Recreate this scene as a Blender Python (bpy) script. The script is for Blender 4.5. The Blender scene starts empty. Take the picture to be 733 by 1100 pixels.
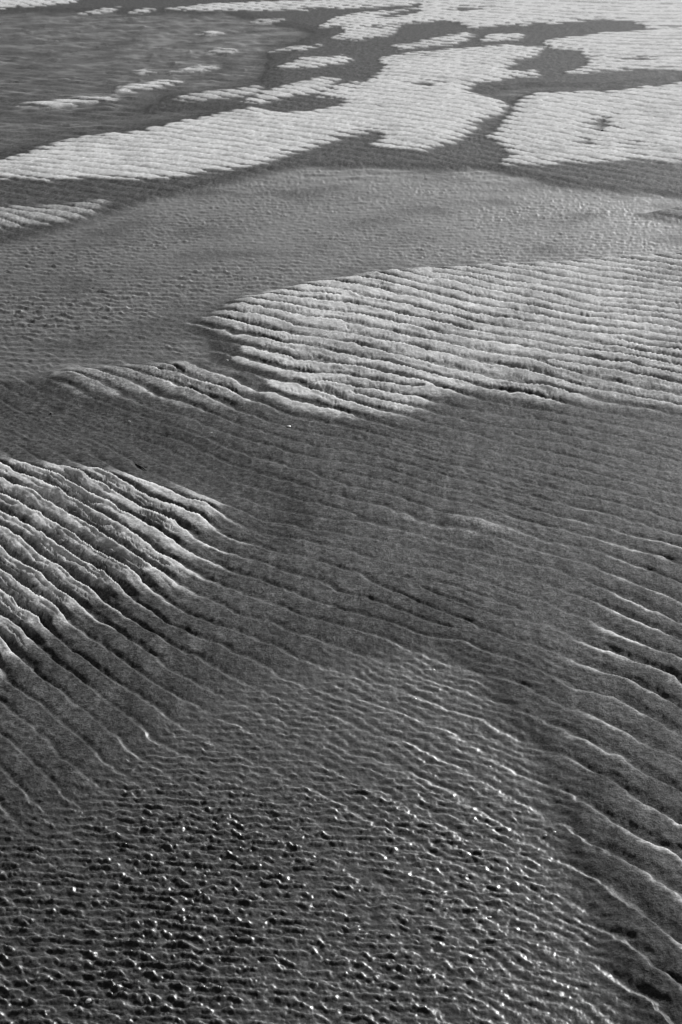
import bpy, math, random
import numpy as np

random.seed(7)
RNG = np.random.default_rng(11)
R = math.radians

# ------------------------------------------------------------------ camera geometry
W0, H0 = 733.0, 1100.0          # the photograph's size, only used to turn traced outlines into places on the flat
FPX = 2139.0
PITCH = math.atan(650.0 / FPX)  # horizon lies 100 px above the frame
CAMZ = 1.6
VH = 550.0 - FPX * math.tan(PITCH)


def at(u, v, z=0.0):
    xr = (np.asarray(u, float) - W0 / 2) / FPX
    yr = -(np.asarray(v, float) - H0 / 2) / FPX
    dy = math.cos(PITCH) + yr * math.sin(PITCH)
    dz = -math.sin(PITCH) + yr * math.cos(PITCH)
    t = (z - CAMZ) / dz
    return xr * t, dy * t


# ------------------------------------------------------------------ noise helpers
class Perlin:
    def __init__(self, seed):
        r = np.random.default_rng(seed)
        self.p = np.concatenate([r.permutation(512)] * 2).astype(np.int32)
        a = r.uniform(0, 2 * np.pi, 512)
        self.gx = np.cos(a).astype(np.float32)
        self.gy = np.sin(a).astype(np.float32)

    def __call__(self, x, y):
        xi = np.floor(x).astype(np.int32); yi = np.floor(y).astype(np.int32)
        xf = (x - xi).astype(np.float32); yf = (y - yi).astype(np.float32)
        xi &= 511; yi &= 511
        u = xf * xf * xf * (xf * (xf * 6 - 15) + 10)
        v = yf * yf * yf * (yf * (yf * 6 - 15) + 10)
        x1 = (xi + 1) & 511; y1 = (yi + 1) & 511

        def g(ix, iy, fx, fy):
            h = self.p[self.p[ix] + iy]
            return self.gx[h] * fx + self.gy[h] * fy
        a = g(xi, yi, xf, yf); b = g(x1, yi, xf - 1, yf)
        c = g(xi, y1, xf, yf - 1); d = g(x1, y1, xf - 1, yf - 1)
        return 1.5 * ((a + u * (b - a)) * (1 - v) + (c + u * (d - c)) * v)


def fbm(seed, x, y, octaves=4, gain=0.5):
    s = 0; amp = 1.0; f = 1.0
    for k in range(octaves):
        s = s + amp * Perlin(seed + k)(x * f + 37.1 * k, y * f - 11.7 * k)
        amp *= gain; f *= 2.03
    return s


def sstep(a, b, x):
    t = np.clip((x - a) / (b - a), 0, 1)
    return t * t * (3 - 2 * t)


# ------------------------------------------------------------------ the working grid (dense near the view, sparse beyond)
def axis_u():
    mid = np.arange(-170, 904, 1.0)
    step = np.cumsum(np.geomspace(1.3, 900, 42))
    return np.concatenate([(mid[0] - step)[::-1], mid, mid[-1] + step])


def axis_v():
    far = VH + np.concatenate([np.geomspace(0.5, 8, 14), np.arange(8.8, 100, 0.8)])
    mid = np.arange(far[-1] + 0.9, 1185, 1.0)
    step = np.cumsum(np.geomspace(1.3, 140, 30))
    return np.concatenate([far, mid, mid[-1] + step])


U1 = axis_u(); V1 = axis_v()
NU, NV = len(U1), len(V1)
UU, VV = np.meshgrid(U1, V1)
X, Y = at(UU, VV)
X = X.astype(np.float32); Y = Y.astype(np.float32)

# coarse grid for slowly varying fields
CS = 4.0
CU = np.arange(-260, 996, CS); CV = np.arange(-96, 1300, CS)
CUU, CVV = np.meshgrid(CU, CV)


def up(field, dv=0.0, du=0.0):
    """bilinear lookup of a coarse field on the full grid"""
    fu = np.clip((U1 + 0 - CU[0]) / CS, 0, len(CU) - 1.001)
    fv = np.clip((V1 + 0 - CV[0]) / CS, 0, len(CV) - 1.001)
    iu = fu.astype(int); iv = fv.astype(int)
    a = (fu - iu)[None, :]; b = (fv - iv)[:, None]
    f00 = field[np.ix_(iv, iu)]; f10 = field[np.ix_(iv, iu + 1)]
    f01 = field[np.ix_(iv + 1, iu)]; f11 = field[np.ix_(iv + 1, iu + 1)]
    return ((f00 * (1 - a) + f10 * a) * (1 - b) + (f01 * (1 - a) + f11 * a) * b).astype(np.float32)


def blend(ctrl, cols, sig=85.0):
    """smooth interpolation of scattered control values over the coarse grid"""
    q = lambda v: 260 * np.log((np.maximum(v, VH + 3) - VH) / 200.0)
    num = [0.0] * len(cols); den = 1e-9
    for c in ctrl:
        d2 = ((CUU - c[0]) ** 2 + (1.5 * (q(CVV) - q(c[1]))) ** 2) / (sig * sig)
        w = 1.0 / (0.04 + d2) ** 2
        den = den + w
        for k, j in enumerate(cols):
            num[k] = num[k] + w * c[j]
    return [n / den for n in num]


# ------------------------------------------------------------------ sand ripples: direction, spacing, height
# (u, v, slope of the crests in degrees, vertical spacing, relative height)
CT = [
    (690, 600, 22, 19, .55), (690, 665, 24, 22, .95), (690, 720, 27, 24, 1.0), (690, 790, 29, 33, 1.0), (690, 860, 30, 44, 1.0),
    (690, 950, 34, 52, 1.0), (640, 900, 36, 48, .85), (600, 760, 26, 28, .55), (690, 1060, 46, 62, .9), (620, 1020, 45, 58, .6),
    (850, 700, 24, 24, 1.0), (850, 900, 30, 46, 1.0), (560, 850, 30, 36, .5),
    (30, 540, 29, 19, 1.2), (100, 560, 29, 20, 1.2), (30, 610, 30, 21, 1.25), (110, 620, 31, 22, 1.1), (30, 670, 37, 24, 1.2),
    (170, 560, 25, 19, .9), (180, 620, 30, 22, .6), (220, 580, 20, 18, .6), (200, 670, 33, 25, .55), (90, 700, 38, 28, .7),
    (30, 760, 45, 36, .6), (40, 830, 54, 50, .6), (120, 790, 42, 40, .5), (-120, 620, 34, 22, 1.1), (-120, 800, 50, 44, .7),
    (300, 600, 15, 18, .55), (400, 600, 14, 18, .6), (500, 590, 17, 18, .6), (350, 650, 18, 22, .6), (450, 670, 19, 24, .55),
    (280, 700, 24, 28, .5), (550, 650, 20, 22, .6), (600, 580, 17, 17, .65),
    (550, 480, 17, 13, .45), (450, 470, 22, 14, .45), (650, 470, 15, 12, .45), (700, 520, 17, 14, .45), (500, 530, 15, 14, .4),
    (360, 510, 18, 15, .4), (850, 500, 15, 13, .5),
    (270, 420, 21, 13, 1.0), (350, 400, 15, 11, 1.0), (200, 430, 25, 14, .7), (220, 470, 34, 17, .5), (120, 440, 30, 15, .6),
    (300, 450, 25, 15, .6), (340, 355, 10, 10, .9), (50, 470, 32, 16, .5), (270, 350, 12, 11, .7),
    (450, 310, 10, 9, .9), (450, 350, 13, 10.5, 1.0), (450, 400, 17, 12, 1.0), (380, 420, 20, 13, 1.0), (560, 310, 6, 7.5, .85),
    (560, 360, 11, 9, .9), (570, 415, 17, 12, 1.0), (660, 330, 8, 7.5, .8), (690, 400, 13, 10, .9), (710, 290, 3, 5.5, .7), (850, 350, 9, 8, .8),
    (150, 170, 7, 5.5, .85), (50, 180, 8, 6, .85), (30, 232, 7, 7.5, .8), (280, 145, 5, 5, .7), (400, 120, 4, 4, .6), (600, 165, 4, 5, .8), (680, 150, 4, 4.6, .7),
    (650, 60, 3, 3, .5), (200, 60, 4, 3, .5), (450, 40, 3, 2.6, .4), (720, 232, 6, 7, .7), (300, 20, 3, 2.2, .4), (-150, 150, 7, 5, .7),
    (150, 330, 6, 9, .5), (400, 230, 4, 7, .5), (600, 230, 4, 6.5, .5), (50, 300, 6, 9, .5),
    (300, 950, 33, 46, .6), (450, 850, 27, 38, .55), (100, 950, 38, 50, .6), (80, 1080, 34, 62, .6), (450, 1050, 38, 60, .6), (250, 820, 32, 40, .5), (400, 760, 22, 30, .5),
]
ang, lsp, amp = blend([(c[0], c[1], c[2], math.log(c[3]), c[4]) for c in CT], (2, 3, 4))
sp = np.exp(lsp)
gv = 2 * np.pi / sp * CS
gu = -np.tan(np.radians(ang)) * gv


def solve_phase(gu, gv, w, iters=1500):
    """weighted least-squares phase whose gradient follows the ripple directions"""
    wu = 0.5 * (w[:, 1:] + w[:, :-1]); wv = 0.5 * (w[1:] + w[:-1])
    bu = 0.5 * (gu[:, 1:] + gu[:, :-1]); bv = 0.5 * (gv[1:] + gv[:-1])

    def div(fu, fv):
        o = np.zeros_like(w)
        o[:, 1:] += fu; o[:, :-1] -= fu; o[1:] += fv; o[:-1] -= fv
        return o

    def A(p):
        return div(wu * (p[:, 1:] - p[:, :-1]), wv * (p[1:] - p[:-1]))
    diag = div(0 * wu, 0 * wv)
    diag[:, 1:] += wu; diag[:, :-1] += wu; diag[1:] += wv; diag[:-1] += wv
    b = div(wu * bu, wv * bv)
    p = np.cumsum(gv, 0); p = p - p.mean()
    p = p + np.linspace(0, 0, p.shape[1])[None]
    r = b - A(p); z = r / diag; d = z.copy(); rz = (r * z).sum()
    for _ in range(iters):
        Ad = A(d); al = rz / (d * Ad).sum()
        p += al * d; r -= al * Ad
        z = r / diag; rz2 = (r * z).sum()
        d = z + (rz2 / rz) * d; rz = rz2
    return p


p_ = solve_phase(gu, gv, sp ** 2 * (1 + 5 * sstep(200, 100, CUU) * sstep(700, 760, CVV) + 3 * sstep(200, 150, CUU) * sstep(480, 520, CVV)))
PH = up(p_ * 1.06)
SP = up(sp); AMP = up(amp)
LOC = (SP / 20.0).astype(np.float32)

# forks where one crest splits in two
aspect = np.clip(0.42 * (VV - VH) / 800.0, .03, .6)
for k in range(46):
    v0 = RNG.uniform(270, 700) if k < 38 else RNG.uniform(120, 200)
    u0 = RNG.uniform(-120, 853)
    s = 1 if k % 2 else -1
    if u0 < 230 and 480 < v0 < 730: continue
    a0 = max(.03, 0.42 * (v0 - VH) / 800.0)
    PH += np.float32(s) * np.arctan2((VV - v0) / a0, UU - u0 + 1e-3).astype(np.float32)
# wandering crests
PH += (1.4 * fbm(3, X * 1.1, Y * 0.8, 3) + 0.85 * fbm(9, X * 4.5, Y * 3.6, 3, .55)).astype(np.float32)
AMP0 = AMP
AMP = AMP * (1 + 0.5 * fbm(21, X * 3.2, Y * 2.6, 4)).astype(np.float32)
flatw = sstep(.95, .6, AMP0)
AMP = AMP * (1 - flatw * (1 - np.clip(1.0 + .9 * fbm(151, X * 1.5, Y * 1.2, 3, .6), .3, 1.45)))      # stretches of the wet flat are smoothed out
AMP = np.clip(AMP, .06, 1.7).astype(np.float32)


def profile(t, ys):
    """one ripple, walking towards the viewer: lit back face, crest, long body, short dark front, trough"""
    xs = np.array([0, .04, .10, .20, .32, .45, .54, .60, .66, .74, .82, .88, .93, .97, 1.0])
    tab = np.interp(np.linspace(0, 1, 1025), xs, ys)
    k = np.hanning(25); k /= k.sum()
    tt = np.concatenate([tab[:-1]] * 3)
    tt = np.convolve(tt, k, 'same')[1024:2049]
    return np.interp(t, np.linspace(0, 1, 1025), tt).astype(np.float32)


# short-scale wander so that no crest runs straight
PH += (.48 * fbm(13, X * 16, Y * 11, 3, .6) * sstep(25, 8, Y)).astype(np.float32)
T = np.mod(PH / (2 * np.pi), 1.0)
RIP_HI = profile(T, [1.0, .95, .91, .85, .78, .68, .54, .26, .06, .0, .05, .17, .40, .70, 1.0])
RIP_LO = profile(T, [1.0, .99, .97, .93, .88, .82, .77, .72, .64, .36, .05, .20, .52, .84, .98])


# ------------------------------------------------------------------ sand bars, pools and wind-ruffled water, traced outlines
BARS = [
    # left bank
    ([(-200, 478), (0, 505), (40, 510), (100, 515), (150, 523), (225, 548), (215, 566), (175, 575), (200, 600), (185, 622), (140, 632), (100, 636), (70, 660), (25, 694), (0, 712), (-200, 760)], 1.05),
    # broad bank right of the middle
    ([(232, 346), (270, 325), (340, 308), (440, 295), (560, 287), (640, 282), (733, 276), (1000, 262), (1000, 490), (733, 443), (690, 438), (640, 431), (590, 432), (525, 420), (470, 425), (425, 445), (372, 446), (335, 440), (300, 424), (330, 407), (310, 396), (268, 386), (290, 372), (250, 356)], 1.0),
    ([(75, 405), (130, 403), (200, 400), (250, 416), (255, 432), (215, 432), (160, 415), (90, 415)], 0.45),
    ([(-200, 228), (0, 226), (60, 224), (110, 219), (95, 233), (60, 240), (0, 246), (-200, 252)], 0.55),
    ([(700, 230), (735, 224), (900, 220), (900, 240), (733, 236)], 0.3),
    ([(497, 565), (515, 566), (538, 577), (520, 576)], 0.3),
    # long far bank
    ([(-220, 196), (0, 176), (12, 171), (50, 160), (100, 148), (150, 143), (190, 135), (240, 124), (270, 119), (300, 122), (340, 117), (372, 106), (378, 97), (400, 86), (415, 77), (412, 64), (432, 60), (480, 55), (545, 50), (582, 53), (575, 60), (547, 67), (552, 73), (573, 78), (575, 83), (545, 84), (503, 92), (502, 100), (530, 108), (543, 115), (540, 122), (512, 130), (503, 140), (500, 148), (480, 155), (455, 162), (405, 157), (415, 150), (410, 141), (367, 147), (330, 160), (290, 173), (240, 184), (190, 190), (150, 193), (100, 193), (60, 194), (0, 193), (-220, 215)], 1.25),
    # far bank at the right
    ([(530, 150), (545, 140), (555, 118), (560, 108), (580, 102), (650, 101), (700, 95), (733, 91), (1000, 80), (1000, 190), (733, 174), (715, 176), (680, 171), (630, 175), (545, 178), (562, 168)], 1.25),
    ([(585, 45), (640, 38), (700, 33), (733, 31), (1000, 22), (1000, 70), (733, 76), (690, 75), (650, 77), (610, 80), (640, 70), (627, 55), (595, 52)], 1.3),
    ([(380, 21), (390, 15), (450, 10), (458, 0), (470, -20), (1000, -30), (1000, 18), (733, 28), (700, 30), (680, 23), (640, 22), (600, 25), (550, 27), (510, 30), (480, 22), (420, 27), (370, 32)], 1.3),
    ([(455, 45), (500, 36), (507, 39), (470, 47)], 1.1), ([(520, 45), (530, 38), (560, 37), (556, 43)], 1.1),
    ([(425, 50), (455, 47), (500, 44), (490, 48), (430, 53)], 1.0),
    # strips and islets of sand
    ([(25, 113), (60, 109), (125, 105), (100, 111), (60, 115)], 1.0), ([(125, 100), (135, 93), (170, 87), (190, 88), (165, 95)], 1.1),
    ([(188, 107), (215, 102), (278, 96), (262, 104), (215, 109)], .9), ([(265, 109), (300, 96), (340, 86), (360, 87), (350, 98), (320, 104), (280, 111)], 1.15),
    ([(340, 108), (350, 99), (385, 88), (378, 104), (362, 107)], 1.2), ([(225, 57), (235, 53), (253, 54), (245, 58)], 1.0),
    ([(212, 37), (225, 34), (238, 35), (225, 38)], 1.0), ([(188, 78), (205, 73), (236, 71), (215, 77)], 1.0),
    ([(300, 74), (330, 64), (367, 62), (380, 66), (335, 73)], 1.15), ([(293, 55), (315, 51), (342, 50), (320, 54)], 1.0),
    ([(80, 16), (100, 12), (127, 9), (115, 14)], 1.0), ([(140, 14), (152, 10), (166, 11), (155, 14)], .9),
    ([(-200, -3), (0, -4), (82, -2), (80, 3), (45, 7), (0, 9), (-200, 10)], 1.2), ([(178, 11), (215, 6), (240, 4), (300, 6), (330, 12), (290, 11), (230, 12)], 1.1),
    ([(235, 5), (300, 2), (460, -2), (440, 6), (380, 9), (300, 8)], 1.2), ([(345, 30), (360, 20), (395, 14), (400, 24)], 1.2),
    ([(270, 24), (285, 21), (302, 22), (290, 25)], .8), ([(145, 77), (155, 75), (162, 77), (152, 79)], .8),
    ([(360, 42), (378, 33), (425, 30), (420, 38), (385, 44)], 1.1),
]
HOLES = [
    [(632, 138), (640, 127), (664, 124), (655, 133), (662, 140), (645, 142)], [(617, 157), (625, 150), (648, 152), (640, 160)],
    [(668, 155), (690, 153), (694, 158), (672, 159)], [(540, 78), (548, 70), (575, 62), (600, 56), (627, 55), (630, 62), (600, 68), (590, 76), (560, 80)],
    [(400, 20), (425, 12), (455, 10), (450, 15), (420, 20)], [(484, 12), (490, 8), (515, 7), (522, 11), (505, 13)],
    [(440, 92), (452, 88), (470, 90), (462, 96)], [(470, 62), (440, 60), (455, 58)], [(660, 65), (690, 62), (700, 66), (670, 67)],
    [(265, 113), (300, 106), (370, 105), (374, 112), (340, 122), (290, 123)],
]
RUFF = [  # wind-ruffled shallow water (outline, wave strength)
    ([(-200, 900), (0, 880), (90, 845), (180, 770), (260, 735), (370, 700), (470, 685), (520, 730), (570, 800), (600, 870), (630, 960), (670, 1050), (700, 1110), (720, 1250), (-200, 1250)], 1.0),
    ([(-200, 285), (0, 262), (70, 245), (170, 213), (260, 190), (330, 178), (430, 180), (520, 182), (620, 200), (733, 212), (1000, 220), (1000, 262), (733, 272), (640, 279), (540, 284), (420, 293), (320, 308), (250, 325), (215, 350), (230, 385), (160, 397), (90, 400), (0, 410), (-200, 420)], .8),
    ([(-200, 425), (0, 418), (70, 425), (160, 455), (240, 500), (330, 540), (290, 580), (220, 540), (120, 500), (0, 488), (-200, 465)], .28),
    ([(-200, 20), (0, 12), (120, 14), (240, 14), (340, 35), (290, 60), (280, 90), (180, 102), (160, 118), (240, 118), (120, 140), (0, 165), (-200, 180)], .5),
    ([(500, 100), (560, 92), (640, 92), (733, 84), (733, 88), (640, 98), (570, 100), (545, 112)], .35),
]
AV = np.where(CVV < 240, 0.35, np.where(CVV < 480, 0.35 + .4 * (CVV - 240) / 240, 0.75))


def sdf(poly):
    """signed distance to an outline (positive inside)"""
    px = np.array(poly, float); n = len(px)
    best = np.full(CUU.shape, 1e9); inside = np.zeros(CUU.shape, bool)
    for i in range(n):
        x0, y0 = px[i]; x1, y1 = px[(i + 1) % n]
        ax = x0 - CUU; ay = (y0 - CVV) / AV
        bx = x1 - x0; by = (y1 - y0) / AV
        t = np.clip(-(ax * bx + ay * by) / (bx * bx + by * by + 1e-9), 0, 1)
        d = (ax + t * bx) ** 2 + (ay + t * by) ** 2
        best = np.minimum(best, d)
        if y0 != y1:
            c = ((y0 > CVV) != (y1 > CVV)) & (CUU < (x1 - x0) * (CVV - y0) / (y1 - y0) + x0)
            inside ^= c
    return np.where(inside, 1, -1) * np.sqrt(best)


CVV_save = CVV
# the far field needs a finer look-up than the rest
def sdf_full(polys, holes=()):
    out = None
    for p, s in polys:
        d = sdf(p)
        out = d if out is None else np.maximum(out, d)
    return out


FC = 2.0
CS = FC
CU = np.arange(-260, 996, CS); CV = np.arange(-96, 1300, CS)
CUU, CVV = np.meshgrid(CU, CV)
AV = np.where(CVV < 240, 0.35, np.where(CVV < 480, 0.35 + .4 * (CVV - 240) / 240, 0.75))
lsc = np.clip((CVV - VH) / 900.0, .12, 1.2)             # local scale of things
bar = np.full(CUU.shape, -9.0); barS = np.zeros(CUU.shape)
for p, s in BARS:
    d = sdf(p) / (lsc * 60)
    bar = np.maximum(bar, d)
    barS = np.maximum(barS, np.where(d > -.6, s, 0))
CREST_LIT = [  # sunlit crest lines painted pale, over some real drying: outline, strength
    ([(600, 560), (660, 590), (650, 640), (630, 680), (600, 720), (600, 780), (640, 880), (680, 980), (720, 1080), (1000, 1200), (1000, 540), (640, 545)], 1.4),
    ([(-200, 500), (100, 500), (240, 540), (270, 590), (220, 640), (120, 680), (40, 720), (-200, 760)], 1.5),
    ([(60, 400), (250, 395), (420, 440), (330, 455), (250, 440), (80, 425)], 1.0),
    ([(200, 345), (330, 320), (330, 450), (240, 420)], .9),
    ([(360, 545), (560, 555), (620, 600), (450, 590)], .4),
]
crest_lit = np.zeros(CUU.shape)
for p, k in CREST_LIT:
    crest_lit = np.maximum(crest_lit, k * sstep(-.35, .5, sdf(p) / (lsc * 60)))
for p in HOLES:
    bar = np.minimum(bar, -sdf(p) / (lsc * 60))
ruff = np.full(CUU.shape, 0.0); deep = np.full(CUU.shape, -9.0)
for p, s in RUFF:
    d = sdf(p) / (lsc * 60)
    ruff = np.maximum(ruff, s * sstep(-.8, .8, d / (3 if s == .5 else 1.7 if s == 1.0 else 1)))
    deep = np.maximum(deep, d * (1 if s > .3 else .5))
bar = up(bar); barS = up(barS); ruff = up(ruff); deep = up(deep); crest_lit = up(crest_lit)
_rn = fbm(111, X * 2.0, Y * 1.4, 3).astype(np.float32)
ruff = ruff * np.clip(1 + .5 * _rn, .3, 1.4) * (1 - sstep(-.3, .1, bar))
deep = deep + .3 * _rn

# far beyond the frame: more banks and pools, by chance
farm = sstep(2, -14, VV).astype(np.float32)
chance = fbm(55, X * .05, Y * .02, 3).astype(np.float32) * 1.5 + .25
bar = bar * (1 - farm) + chance * farm
barS = barS * (1 - farm) + 1.2 * farm
edge = fbm(61, X * 3.0, Y * 1.5, 3).astype(np.float32)
big = fbm(67, X * .6, Y * .35, 3).astype(np.float32)

# ------------------------------------------------------------------ heights (metres; still water lies at z = 0)
barN = bar + (.16 + .26 * sstep(9, 13, Y)) * edge
onbar = sstep(-.45, .2, barN)
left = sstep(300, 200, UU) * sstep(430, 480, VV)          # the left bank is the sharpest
hi = np.clip(.5 * sstep(.62, .95, AMP0) * (1 - onbar) + onbar * (.75 + .25 * left), 0, 1) * (1 - .7 * sstep(10, 14, Y))
hi = hi.astype(np.float32)
RIP = RIP_HI * hi + RIP_LO * (1 - hi)
HR = (AMP * (.0113 + .0030 * hi + .0045 * onbar + .011 * left * onbar)).astype(np.float32)
under_w = sstep(-.8, .7, deep) * sstep(.1, -.3, bar)
HR = HR * (1 - .45 * sstep(10, 13, Y) * onbar) * (1 - (.74 + .14 * sstep(5, 6, Y)) * under_w)
lift = 0.013 * sstep(-.75, .2, barN) + 0.010 * sstep(.2, 1.4, barN)
dry0 = .0065 * sstep(.25, -.35, deep)            # the wet flat stands just clear of the water
sink = 0.0045 * under_w
fade = sstep(26, 9, Y)
grain_h = fbm(71, X * 34, Y * 26, 4, .65).astype(np.float32)
Z = HR * (RIP - .38) + lift + dry0 - sink + .0035 * big + fade * .0010 * grain_h
# crumbled terraces and runnels that follow the ripples on the banks
along = X * 9.0 + Y * 2.0
rid = 1 - 2 * np.abs(fbm(81, PH * .42, along * .55, 3, .6))
crumb = fbm(85, X * 70, Y * 40, 3, .6).astype(np.float32)
Z += ((.0022 - .0002 * left) * (rid - .5) * onbar * np.clip(AMP, .5, 1.4) * sstep(16, 7, Y)).astype(np.float32)
Z += (.0006 * crumb * onbar * fade).astype(np.float32)
# thin branching cracks between the ridges
ck = np.abs(fbm(141, PH * .30, (X * 3.2 + Y * .8), 4, .6))
Z -= ((.004 + .004 * left) * sstep(.085, .0, ck) * onbar * sstep(.5, -.1, np.cos(PH)) * sstep(14, 8, Y)).astype(np.float32)
# tiny cross ripples on the wet flat
wetm = sstep(.1, -.3, barN)
cr = np.sin(2 * np.pi * (X * 26 + Y * 22) + 4.0 * fbm(91, X * 9, Y * 7, 2))
crm = sstep(-.1, .5, fbm(95, X * 1.6, Y * 1.2, 2))
Z += (.0006 * cr * wetm * fade * crm).astype(np.float32)
Z = Z.astype(np.float32)
outer = sstep(30, 60, Y)
Z = Z * (1 - outer) + outer * (lift - .010)

dry_lit = sstep(-.25, .25, barN + (.8 + .3 * sstep(9, 14, Y) + .8 * sstep(450, 300, UU) * sstep(250, 300, VV) * sstep(480, 440, VV)) * (RIP - .6)) * np.clip(barS, 0, 1.3)
dry_lit = dry_lit * (1 + .30 * np.clip(fbm(131, X * 1.7, Y * .8, 4, .6), -.9, .5)) * (.5 - .40 * left + (.6 + .44 * left) * sstep(.15 + .3 * left, .8 + .08 * left, RIP))  # ripple troughs: real damp, plus shade painted into the colour
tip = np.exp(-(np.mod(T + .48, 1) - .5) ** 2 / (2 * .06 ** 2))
dry_lit = dry_lit + crest_lit * tip * .7 * np.clip(.5 + 1.3 * fbm(121, X * 4, Y * 2.6, 3), 0, 1.2)  # adds the painted light along the ridge crests
dry_lit = (np.clip(dry_lit, 0, 1.25) - .075 * np.clip(ruff, 0, 1) * sstep(6, 3.2, Y)).astype(np.float32)

# ------------------------------------------------------------------ water surface
def wind_waves(n, lo, hi, spread, seed, mean=90.0):
    r = np.random.default_rng(seed)
    s = np.zeros_like(X)
    for _ in range(n):
        lam = math.exp(r.uniform(math.log(lo), math.log(hi)))
        th = R(mean + r.normal(0, spread))
        k = 2 * np.pi / lam
        ph = r.uniform(0, 6.28)
        s += (lam ** .9 * np.sin(k * (X * math.cos(th) + Y * math.sin(th)) + ph)).astype(np.float32)
    return s / s[:: 7, :: 7].std()


near = .8 * wind_waves(70, .022, .040, 17, 5, 88) + .45 * wind_waves(40, .011, .020, 30, 15, 85)
farw = wind_waves(60, .035, .085, 17, 6, 89)
openw = wind_waves(60, .10, .34, 24, 8, 88)
farm2 = sstep(11, 18, Y)
mixw = sstep(4.5, 8.0, Y)


def wavelets(lam, lx, seed):
    """dense short-crested rows of small ripples: lit far slope, sharp crest, dark near face"""
    ph = 2 * np.pi * (Y + .10 * X) / lam
    ph = ph + 2.6 * fbm(seed, X / (lx * 3.2), Y / (lam * 4.5), 3, .6) + 1.5 * fbm(seed + 5, X / (lx * 1.1), Y / (lam * 2.2), 2, .6)
    t = np.mod(-ph / (2 * np.pi), 1.0)
    h = np.interp(t, [0, .07, .16, .27, .36, .5, .7, .86, .95, 1], [1, .84, .50, .18, .05, .03, .16, .42, .76, 1])
    a = np.clip(.6 + .6 * fbm(seed + 9, X / (lx * 1.3), Y / (lam * 1.6), 3, .6), .1, 1.15)
    return ((h - .4) * a).astype(np.float32)


w1 = .88 * wavelets(.032, .019, 205) + .40 * wavelets(.016, .011, 245)
w2 = .85 * wavelets(.092, .046, 225) + .5 * wavelets(.046, .026, 265)
calm = np.clip(1 + .5 * fbm(101, X * 1.3, Y * 1.0, 2), .6, 1.3)
gust = .0021 + .0040 * sstep(700, 1040, VV - .22 * (UU - 300))
under = .42 + .85 * RIP
WAVE = ruff * calm * under * (gust * (1 + .45 * sstep(380, 0, UU)) * (1 - .3 * sstep(380, 620, UU)) * w1 * (1 - mixw) + (1 - farm2) * mixw * (.0072 + .0026 * sstep(420, 150, UU)) * w2 + farm2 * .011 * openw)
WZ = (WAVE * sstep(90, 55, Y)).astype(np.float32)
# a skin of ruffled water drains over the sand of these parts; elsewhere water stands level in the hollows
BASE = Z + .0004 + .0010 * sstep(.1, .8, ruff)
Z = (Z + .85 * WZ).astype(np.float32)          # the sand below is worked a little too
WZ = np.where(ruff > .02, np.maximum(BASE + WZ, Z + .0002), .00012 * near).astype(np.float32)


def grid_mesh(name, z, mask=None, attrs=None):
    co = np.stack([X, Y, z], -1).reshape(-1, 3).astype(np.float32)
    idx = np.arange(NU * NV).reshape(NV, NU)
    q = np.stack([idx[:-1, :-1], idx[1:, :-1], idx[1:, 1:], idx[:-1, 1:]], -1)
    q = q[:, :, ::1]
    if mask is not None:
        fm = mask[:-1, :-1] | mask[1:, :-1] | mask[1:, 1:] | mask[:-1, 1:]
        q = q[fm]
    q = q.reshape(-1, 4)
    if mask is not None:
        used = np.zeros(NU * NV, bool); used[q.ravel()] = True
        remap = np.cumsum(used) - 1
        q = remap[q]; co = co[used]
    else:
        used = None
    me = bpy.data.meshes.new(name)
    me.vertices.add(len(co)); me.vertices.foreach_set('co', co.ravel())
    me.loops.add(q.size); me.loops.foreach_set('vertex_index', q.ravel().astype(np.int32))
    me.polygons.add(len(q))
    me.polygons.foreach_set('loop_start', np.arange(0, q.size, 4, dtype=np.int32))
    me.polygons.foreach_set('loop_total', np.full(len(q), 4, np.int32))
    me.update(calc_edges=True)
    me.polygons.foreach_set('use_smooth', np.ones(len(q), bool))
    for k, a in (attrs or {}).items():
        at_ = me.attributes.new(k, 'FLOAT', 'POINT')
        a = a.reshape(-1).astype(np.float32)
        at_.data.foreach_set('value', a[used] if used is not None else a)
    o = bpy.data.objects.new(name, me)
    bpy.context.scene.collection.objects.link(o)
    o['kind'] = 'structure'
    return o


# ------------------------------------------------------------------ materials
def new_mat(name):
    m = bpy.data.materials.new(name); m.use_nodes = True
    nt = m.node_tree; nt.nodes.clear()
    return m, nt


def nd(nt, typ, **kw):
    n = nt.nodes.new(typ)
    for k, v in kw.items():
        if k.startswith('i_'):
            n.inputs[k[2:].replace('_', ' ')].default_value = v
        else:
            setattr(n, k, v)
    return n


def mathn(nt, op, a, b=None, clamp=False):
    n = nt.nodes.new('ShaderNodeMath'); n.operation = op; n.use_clamp = clamp
    for i, s in enumerate((a, b)):
        if s is None: continue
        if isinstance(s, (int, float)): n.inputs[i].default_value = s
        else: nt.links.new(s, n.inputs[i])
    return n.outputs[0]


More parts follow.
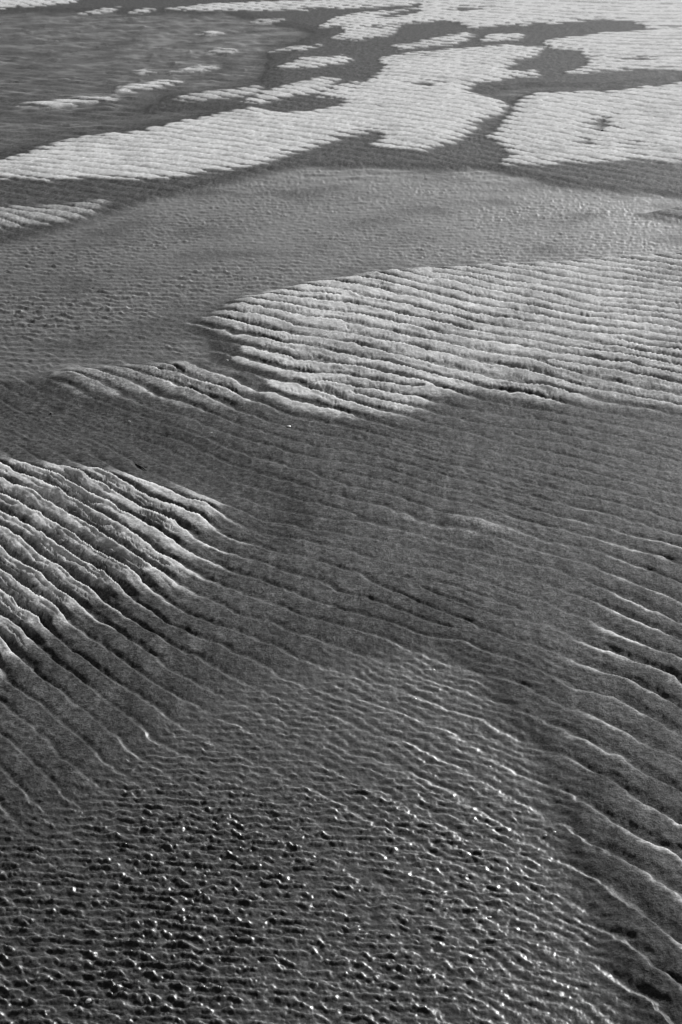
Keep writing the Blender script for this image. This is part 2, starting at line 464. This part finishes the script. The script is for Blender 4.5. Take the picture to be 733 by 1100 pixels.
WET, DRY = .083, .60
m_sand, nt = new_mat('rippled_sand')
L = nt.links.new
out = nd(nt, 'ShaderNodeOutputMaterial'); bs = nd(nt, 'ShaderNodeBsdfPrincipled'); L(bs.outputs[0], out.inputs[0])
geo = nd(nt, 'ShaderNodeNewGeometry')
a_dry_lit = nd(nt, 'ShaderNodeAttribute', attribute_name='dry_lit').outputs['Fac']  # dryness, with painted crest light and trough shade mixed in
n1 = nd(nt, 'ShaderNodeTexNoise', i_Scale=150.0, i_Detail=5.0, i_Roughness=.75); L(geo.outputs['Position'], n1.inputs['Vector'])
n2 = nd(nt, 'ShaderNodeTexNoise', i_Scale=7.0, i_Detail=4.0, i_Roughness=.6); L(geo.outputs['Position'], n2.inputs['Vector'])
n3 = nd(nt, 'ShaderNodeTexNoise', i_Scale=46.0, i_Detail=4.0, i_Roughness=.75); L(geo.outputs['Position'], n3.inputs['Vector'])
mp = nd(nt, 'ShaderNodeVectorMath', operation='MULTIPLY'); mp.inputs[1].default_value = (26.0, 5.0, 5.0)
L(geo.outputs['Position'], mp.inputs[0])
n4 = nd(nt, 'ShaderNodeTexNoise', i_Scale=1.0, i_Detail=4.0, i_Roughness=.75); L(mp.outputs[0], n4.inputs['Vector'])
d2 = mathn(nt, 'ADD', a_dry_lit, mathn(nt, 'MULTIPLY', mathn(nt, 'MULTIPLY', mathn(nt, 'SUBTRACT', n2.outputs[0], .5), .9), a_dry_lit))
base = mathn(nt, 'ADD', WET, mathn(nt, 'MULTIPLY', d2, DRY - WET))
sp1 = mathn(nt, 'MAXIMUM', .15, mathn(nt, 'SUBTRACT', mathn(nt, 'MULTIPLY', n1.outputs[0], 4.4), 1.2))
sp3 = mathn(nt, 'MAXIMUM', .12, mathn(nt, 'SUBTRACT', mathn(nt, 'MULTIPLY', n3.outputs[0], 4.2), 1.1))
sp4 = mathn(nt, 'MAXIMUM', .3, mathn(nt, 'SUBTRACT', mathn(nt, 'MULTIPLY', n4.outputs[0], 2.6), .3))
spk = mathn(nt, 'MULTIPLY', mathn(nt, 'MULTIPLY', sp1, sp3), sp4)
calm_ = mathn(nt, 'SUBTRACT', 1.0, mathn(nt, 'MULTIPLY', a_dry_lit, .55), True)      # dry sand is more even
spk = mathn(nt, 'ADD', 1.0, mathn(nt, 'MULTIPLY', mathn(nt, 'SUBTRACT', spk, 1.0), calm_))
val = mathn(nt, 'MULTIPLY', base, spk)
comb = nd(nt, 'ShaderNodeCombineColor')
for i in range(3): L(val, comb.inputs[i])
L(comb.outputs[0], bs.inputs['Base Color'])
rough = mathn(nt, 'ADD', .62, mathn(nt, 'MULTIPLY', a_dry_lit, .35), True)
L(rough, bs.inputs['Roughness'])
bs.inputs['Specular IOR Level'].default_value = .05
bp = nd(nt, 'ShaderNodeBump', i_Strength=.8, i_Distance=.004)
L(mathn(nt, 'SUBTRACT', .85, mathn(nt, 'MULTIPLY', a_dry_lit, .45)), bp.inputs['Strength'])
hh = mathn(nt, 'ADD', n1.outputs[0], mathn(nt, 'MULTIPLY', n3.outputs[0], 1.2))
L(hh, bp.inputs['Height']); L(bp.outputs[0], bs.inputs['Normal'])

m_water, nt = new_mat('shallow_water')
L = nt.links.new
out = nd(nt, 'ShaderNodeOutputMaterial')
tr = nd(nt, 'ShaderNodeBsdfTransparent'); tr.inputs[0].default_value = (.92, .92, .92, 1)
gl = nd(nt, 'ShaderNodeBsdfGlossy'); gl.inputs['Roughness'].default_value = .38
gl.inputs[0].default_value = (.95, .95, .95, 1)
fr = nd(nt, 'ShaderNodeFresnel', i_IOR=1.33)

mx = nd(nt, 'ShaderNodeMixShader')
geo = nd(nt, 'ShaderNodeNewGeometry')
nb = nd(nt, 'ShaderNodeTexNoise', i_Scale=60.0, i_Detail=3.0, i_Roughness=.6); L(geo.outputs['Position'], nb.inputs['Vector'])
bw = nd(nt, 'ShaderNodeBump', i_Strength=.25, i_Distance=.003); L(nb.outputs[0], bw.inputs['Height'])
L(bw.outputs[0], gl.inputs['Normal']); L(bw.outputs[0], fr.inputs['Normal'])
# same reflectance whichever side of the thin sheet the light meets
L(mathn(nt, 'SUBTRACT', 1.33, mathn(nt, 'MULTIPLY', geo.outputs['Backfacing'], 1.33 - 1 / 1.33)), fr.inputs['IOR'])
cov = nd(nt, 'ShaderNodeAttribute', attribute_name='cover').outputs['Fac']
L(mathn(nt, 'MULTIPLY', fr.outputs[0], cov), mx.inputs[0]); L(tr.outputs[0], mx.inputs[1]); L(gl.outputs[0], mx.inputs[2])
L(mx.outputs[0], out.inputs[0])

sand = grid_mesh('sand', Z, None, {'dry_lit': dry_lit})
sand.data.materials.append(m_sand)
cover = np.maximum(sstep(.15, .95, ruff) * (1 - .20 * sstep(5, 6.5, Y)) * (1 - .05 * sstep(10, 15, Y)), sstep(.0005, .003, WZ - Z) * (ruff < .02))
water = grid_mesh('water', WZ, (WZ - Z) > -.0015, {'cover': cover})
water.data.materials.append(m_water)


# ------------------------------------------------------------------ small things lying on the flat
import bmesh


def flat_mat(name, lo, hi, scale, rough, spec=.4):
    m, nt = new_mat(name)
    L = nt.links.new
    out = nd(nt, 'ShaderNodeOutputMaterial'); bs = nd(nt, 'ShaderNodeBsdfPrincipled'); L(bs.outputs[0], out.inputs[0])
    tc = nd(nt, 'ShaderNodeTexCoord'); n = nd(nt, 'ShaderNodeTexNoise', i_Scale=scale, i_Detail=4.0)
    L(tc.outputs['Object'], n.inputs['Vector'])
    v = mathn(nt, 'ADD', lo, mathn(nt, 'MULTIPLY', n.outputs[0], hi - lo))
    c = nd(nt, 'ShaderNodeCombineColor')
    for i in range(3): L(v, c.inputs[i])
    L(c.outputs[0], bs.inputs['Base Color']); bs.inputs['Roughness'].default_value = rough
    bs.inputs['Specular IOR Level'].default_value = spec
    b = nd(nt, 'ShaderNodeBump', i_Strength=.3, i_Distance=.001); L(n.outputs[0], b.inputs['Height']); L(b.outputs[0], bs.inputs['Normal'])
    return m


M_SHELL = flat_mat('bleached_shell', .78, .92, 300, .35)
M_STONE = flat_mat('dark_pebble', .03, .09, 200, .4)
M_TWIG = flat_mat('soaked_wood', .012, .04, 150, .6)


def ground_z(x, y):
    u = FPX * x / y * 1.0
    k = np.argmin((X - x) ** 2 + (Y - y) ** 2)
    return float(max(Z.ravel()[k], WZ.ravel()[k] if cover.ravel()[k] > .1 else -9))


def link_mesh(name, bm, m, loc, rot, label, cat, group=None):
    me = bpy.data.meshes.new(name); bm.to_mesh(me); bm.free()
    for p in me.polygons: p.use_smooth = True
    me.materials.append(m)
    o = bpy.data.objects.new(name, me); bpy.context.scene.collection.objects.link(o)
    o.location = loc; o.rotation_euler = rot
    o['label'] = label; o['category'] = cat
    if group: o['group'] = group
    return o


def shell_bm(r, seed, broken=.0):
    """a ribbed, domed half shell with a beak, its rim chipped"""
    rr = random.Random(seed); bm = bmesh.new(); rings = []
    nA, nR = 32, 7
    for j in range(1, nR + 1):
        f = j / nR; ring = []
        for i in range(nA):
            a = 2 * math.pi * i / nA
            rad = r * f * (1 + .10 * math.cos(a) - .12 * abs(math.sin(a)) * 0 + .03 * math.cos(11 * a))
            if f == 1: rad *= 1 - broken * rr.random()
            ring.append(bm.verts.new((rad * math.cos(a) - .25 * r * (1 - f), .82 * rad * math.sin(a), .48 * r * (1 - f ** 2.2) + .015 * r * math.cos(13 * a) * f)))
        rings.append(ring)
    top = bm.verts.new((-.3 * r, 0, .5 * r))
    for i in range(nA):
        bm.faces.new((top, rings[0][i], rings[0][(i + 1) % nA]))
        for j in range(nR - 1):
            bm.faces.new((rings[j][i], rings[j + 1][i], rings[j + 1][(i + 1) % nA], rings[j][(i + 1) % nA]))
    return bm


def pebble_bm(r, seed):
    bm = bmesh.new(); bmesh.ops.create_icosphere(bm, subdivisions=4, radius=r)
    rr = random.Random(seed); ph = [rr.uniform(0, 6) for _ in range(6)]
    for v in bm.verts:
        n = v.co.normalized()
        k = 1 + .12 * math.sin(2.3 * n.x + ph[0]) * math.cos(2.1 * n.y + ph[1]) + .06 * math.sin(5 * n.y + ph[2]) + .05 * math.sin(6 * n.z + ph[3])
        v.co = n * r * k; v.co.z *= .6; v.co.y *= .8
    return bm


def twig_bm(length, r, seed):
    rr = random.Random(seed); bm = bmesh.new(); n = 14; prev = None
    def tube(pts, rad):
        prev = None
        for (p, q) in zip(pts, rad):
            ring = [bm.verts.new((p[0], p[1] + q * math.cos(a), p[2] + q * math.sin(a))) for a in [k * math.pi / 4 for k in range(8)]]
            if prev:
                for k in range(8): bm.faces.new((prev[k], prev[(k + 1) % 8], ring[(k + 1) % 8], ring[k]))
            else: bm.faces.new(ring)
            prev = ring
        bm.faces.new(prev[::-1])
    pts = [(-length / 2 + length * i / n, .06 * length * math.sin(2.6 * i / n) + rr.uniform(-.1, .1) * r, rr.uniform(-.1, .25) * r) for i in range(n + 1)]
    tube(pts, [r * (1 - .5 * i / n) * (1.25 if i in (4, 9) else 1) for i in range(n + 1)])
    b = pts[9]
    tube([(b[0] + .012 * length * k, b[1] + .03 * length * k, b[2] + .008 * length * k) for k in range(6)], [r * .55 * (1 - .12 * k) for k in range(6)])
    return bm


SHELLS = [
    (310.5, 459.7, .0080, 'largest white shell fragment on dark sand below the broad bright bank'),
    (244, 389.6, .0050, 'small white shell chip beside the left tip of the broad bright bank'),
    (139, 452, .0042, 'tiny white shell chip above the dark twig on grey wet sand'),
    (227, 467, .0042, 'tiny white shell chip on wet sand left of the largest shell fragment'),
    (466, 718, .0036, 'white shell speck at the far tip of the ruffled foreground water'),
    (446, 750, .0034, 'white shell speck just inside the far tip of the ruffled foreground water'),
    (526, 823, .0032, 'white shell speck in ruffled water left of the right-hand sand ripples'),
    (586, 897, .0034, 'left one of two white shell specks lying close together by the right-hand ripples'),
    (596, 894, .0030, 'right one of two white shell specks lying close together by the right-hand ripples'),
    (511, 975, .0034, 'upper white shell speck of a pair in the lower right of the ruffled water'),
    (526, 983, .0036, 'lower white shell speck of a pair in the lower right of the ruffled water'),
    (95, 1073, .0050, 'white shell chip in dark ruffled water at the lower left corner'),
]
for k, (u, v, r, lab) in enumerate(SHELLS):
    x, y = (float(q) for q in at(u, v)); z = ground_z(x, y) + .12 * r; r *= 1.25
    link_mesh('shell_fragment', shell_bm(r, k, .35), M_SHELL, (x, y, z - .1 * r), (R(random.uniform(-14, 14)), R(random.uniform(-14, 14)), random.uniform(0, 6.28)), lab, 'shell', 'white shell fragments scattered over the flat')
for k, (u, v, r, lab) in enumerate([
    (55.7, 589, .0070, 'dark rounded pebble in a grey trough of the left sand bank'),
    (647, 143, .009, 'dark stone in a small wet hollow of the far right sand bank'),
    (55, 443.5, .0055, 'small dark pebble on grey wet sand above the left bank')]):
    x, y = (float(q) for q in at(u, v)); z = ground_z(x, y)
    link_mesh('pebble', pebble_bm(r, 20 + k), M_STONE, (x, y, z + .25 * r), (0, R(6), random.uniform(0, 6.28)), lab, 'pebble')
xa, ya = (float(q) for q in at(146.2, 498)); xb, yb = (float(q) for q in at(156.4, 504.8))
ln = math.hypot(xb - xa, yb - ya)
link_mesh('twig', twig_bm(ln, .0028, 3), M_TWIG, ((xa + xb) / 2, (ya + yb) / 2, max(ground_z((xa + xb) / 2, (ya + yb) / 2), ground_z(xa, ya), ground_z(xb, yb)) + .001), (0, 0, math.atan2(yb - ya, xb - xa)), 'short dark twig lying on pale wet sand above the left bank', 'twig')

# ------------------------------------------------------------------ light, sky, camera
SUN_EL, SUN_AZ = 24.0, 30.0        # azimuth to the right of the view direction
sd = bpy.data.lights.new('sun', 'SUN'); sd.energy = 5.0; sd.angle = R(.6); sd.color = (1, 1, 1)
so = bpy.data.objects.new('sun', sd); bpy.context.scene.collection.objects.link(so)
from mathutils import Vector
dirv = Vector((math.sin(R(SUN_AZ)) * math.cos(R(SUN_EL)), math.cos(R(SUN_AZ)) * math.cos(R(SUN_EL)), math.sin(R(SUN_EL))))
so.rotation_euler = (-dirv).to_track_quat('-Z', 'Y').to_euler()
so.location = dirv * 60

wd = bpy.data.worlds.new('World'); bpy.context.scene.world = wd; wd.use_nodes = True
nt = wd.node_tree; nt.nodes.clear()
sk = nt.nodes.new('ShaderNodeTexSky'); sk.sky_type = 'NISHITA'; sk.sun_disc = False
sk.sun_elevation = R(SUN_EL); sk.sun_rotation = R(SUN_AZ)
bwn = nt.nodes.new('ShaderNodeRGBToBW'); bg = nt.nodes.new('ShaderNodeBackground'); wo = nt.nodes.new('ShaderNodeOutputWorld')
bg.inputs['Strength'].default_value = .055
nt.links.new(sk.outputs[0], bwn.inputs[0]); nt.links.new(bwn.outputs[0], bg.inputs[0]); nt.links.new(bg.outputs[0], wo.inputs[0])

cam = bpy.data.cameras.new('camera'); co = bpy.data.objects.new('camera', cam)
bpy.context.scene.collection.objects.link(co)
co.location = (0, 0, CAMZ); co.rotation_euler = (R(90) - PITCH, 0, 0)
cam.sensor_fit = 'VERTICAL'; cam.sensor_height = 36; cam.sensor_width = 24
cam.lens = FPX / H0 * 36
cam.dof.use_dof = True; cam.dof.focus_distance = 6.0; cam.dof.aperture_fstop = 26.0
cam.clip_start = .05; cam.clip_end = 30000
sc = bpy.context.scene
sc.camera = co
sc.view_settings.view_transform = 'Standard'; sc.view_settings.look = 'None'
sc.view_settings.exposure = 0; sc.view_settings.gamma = 1
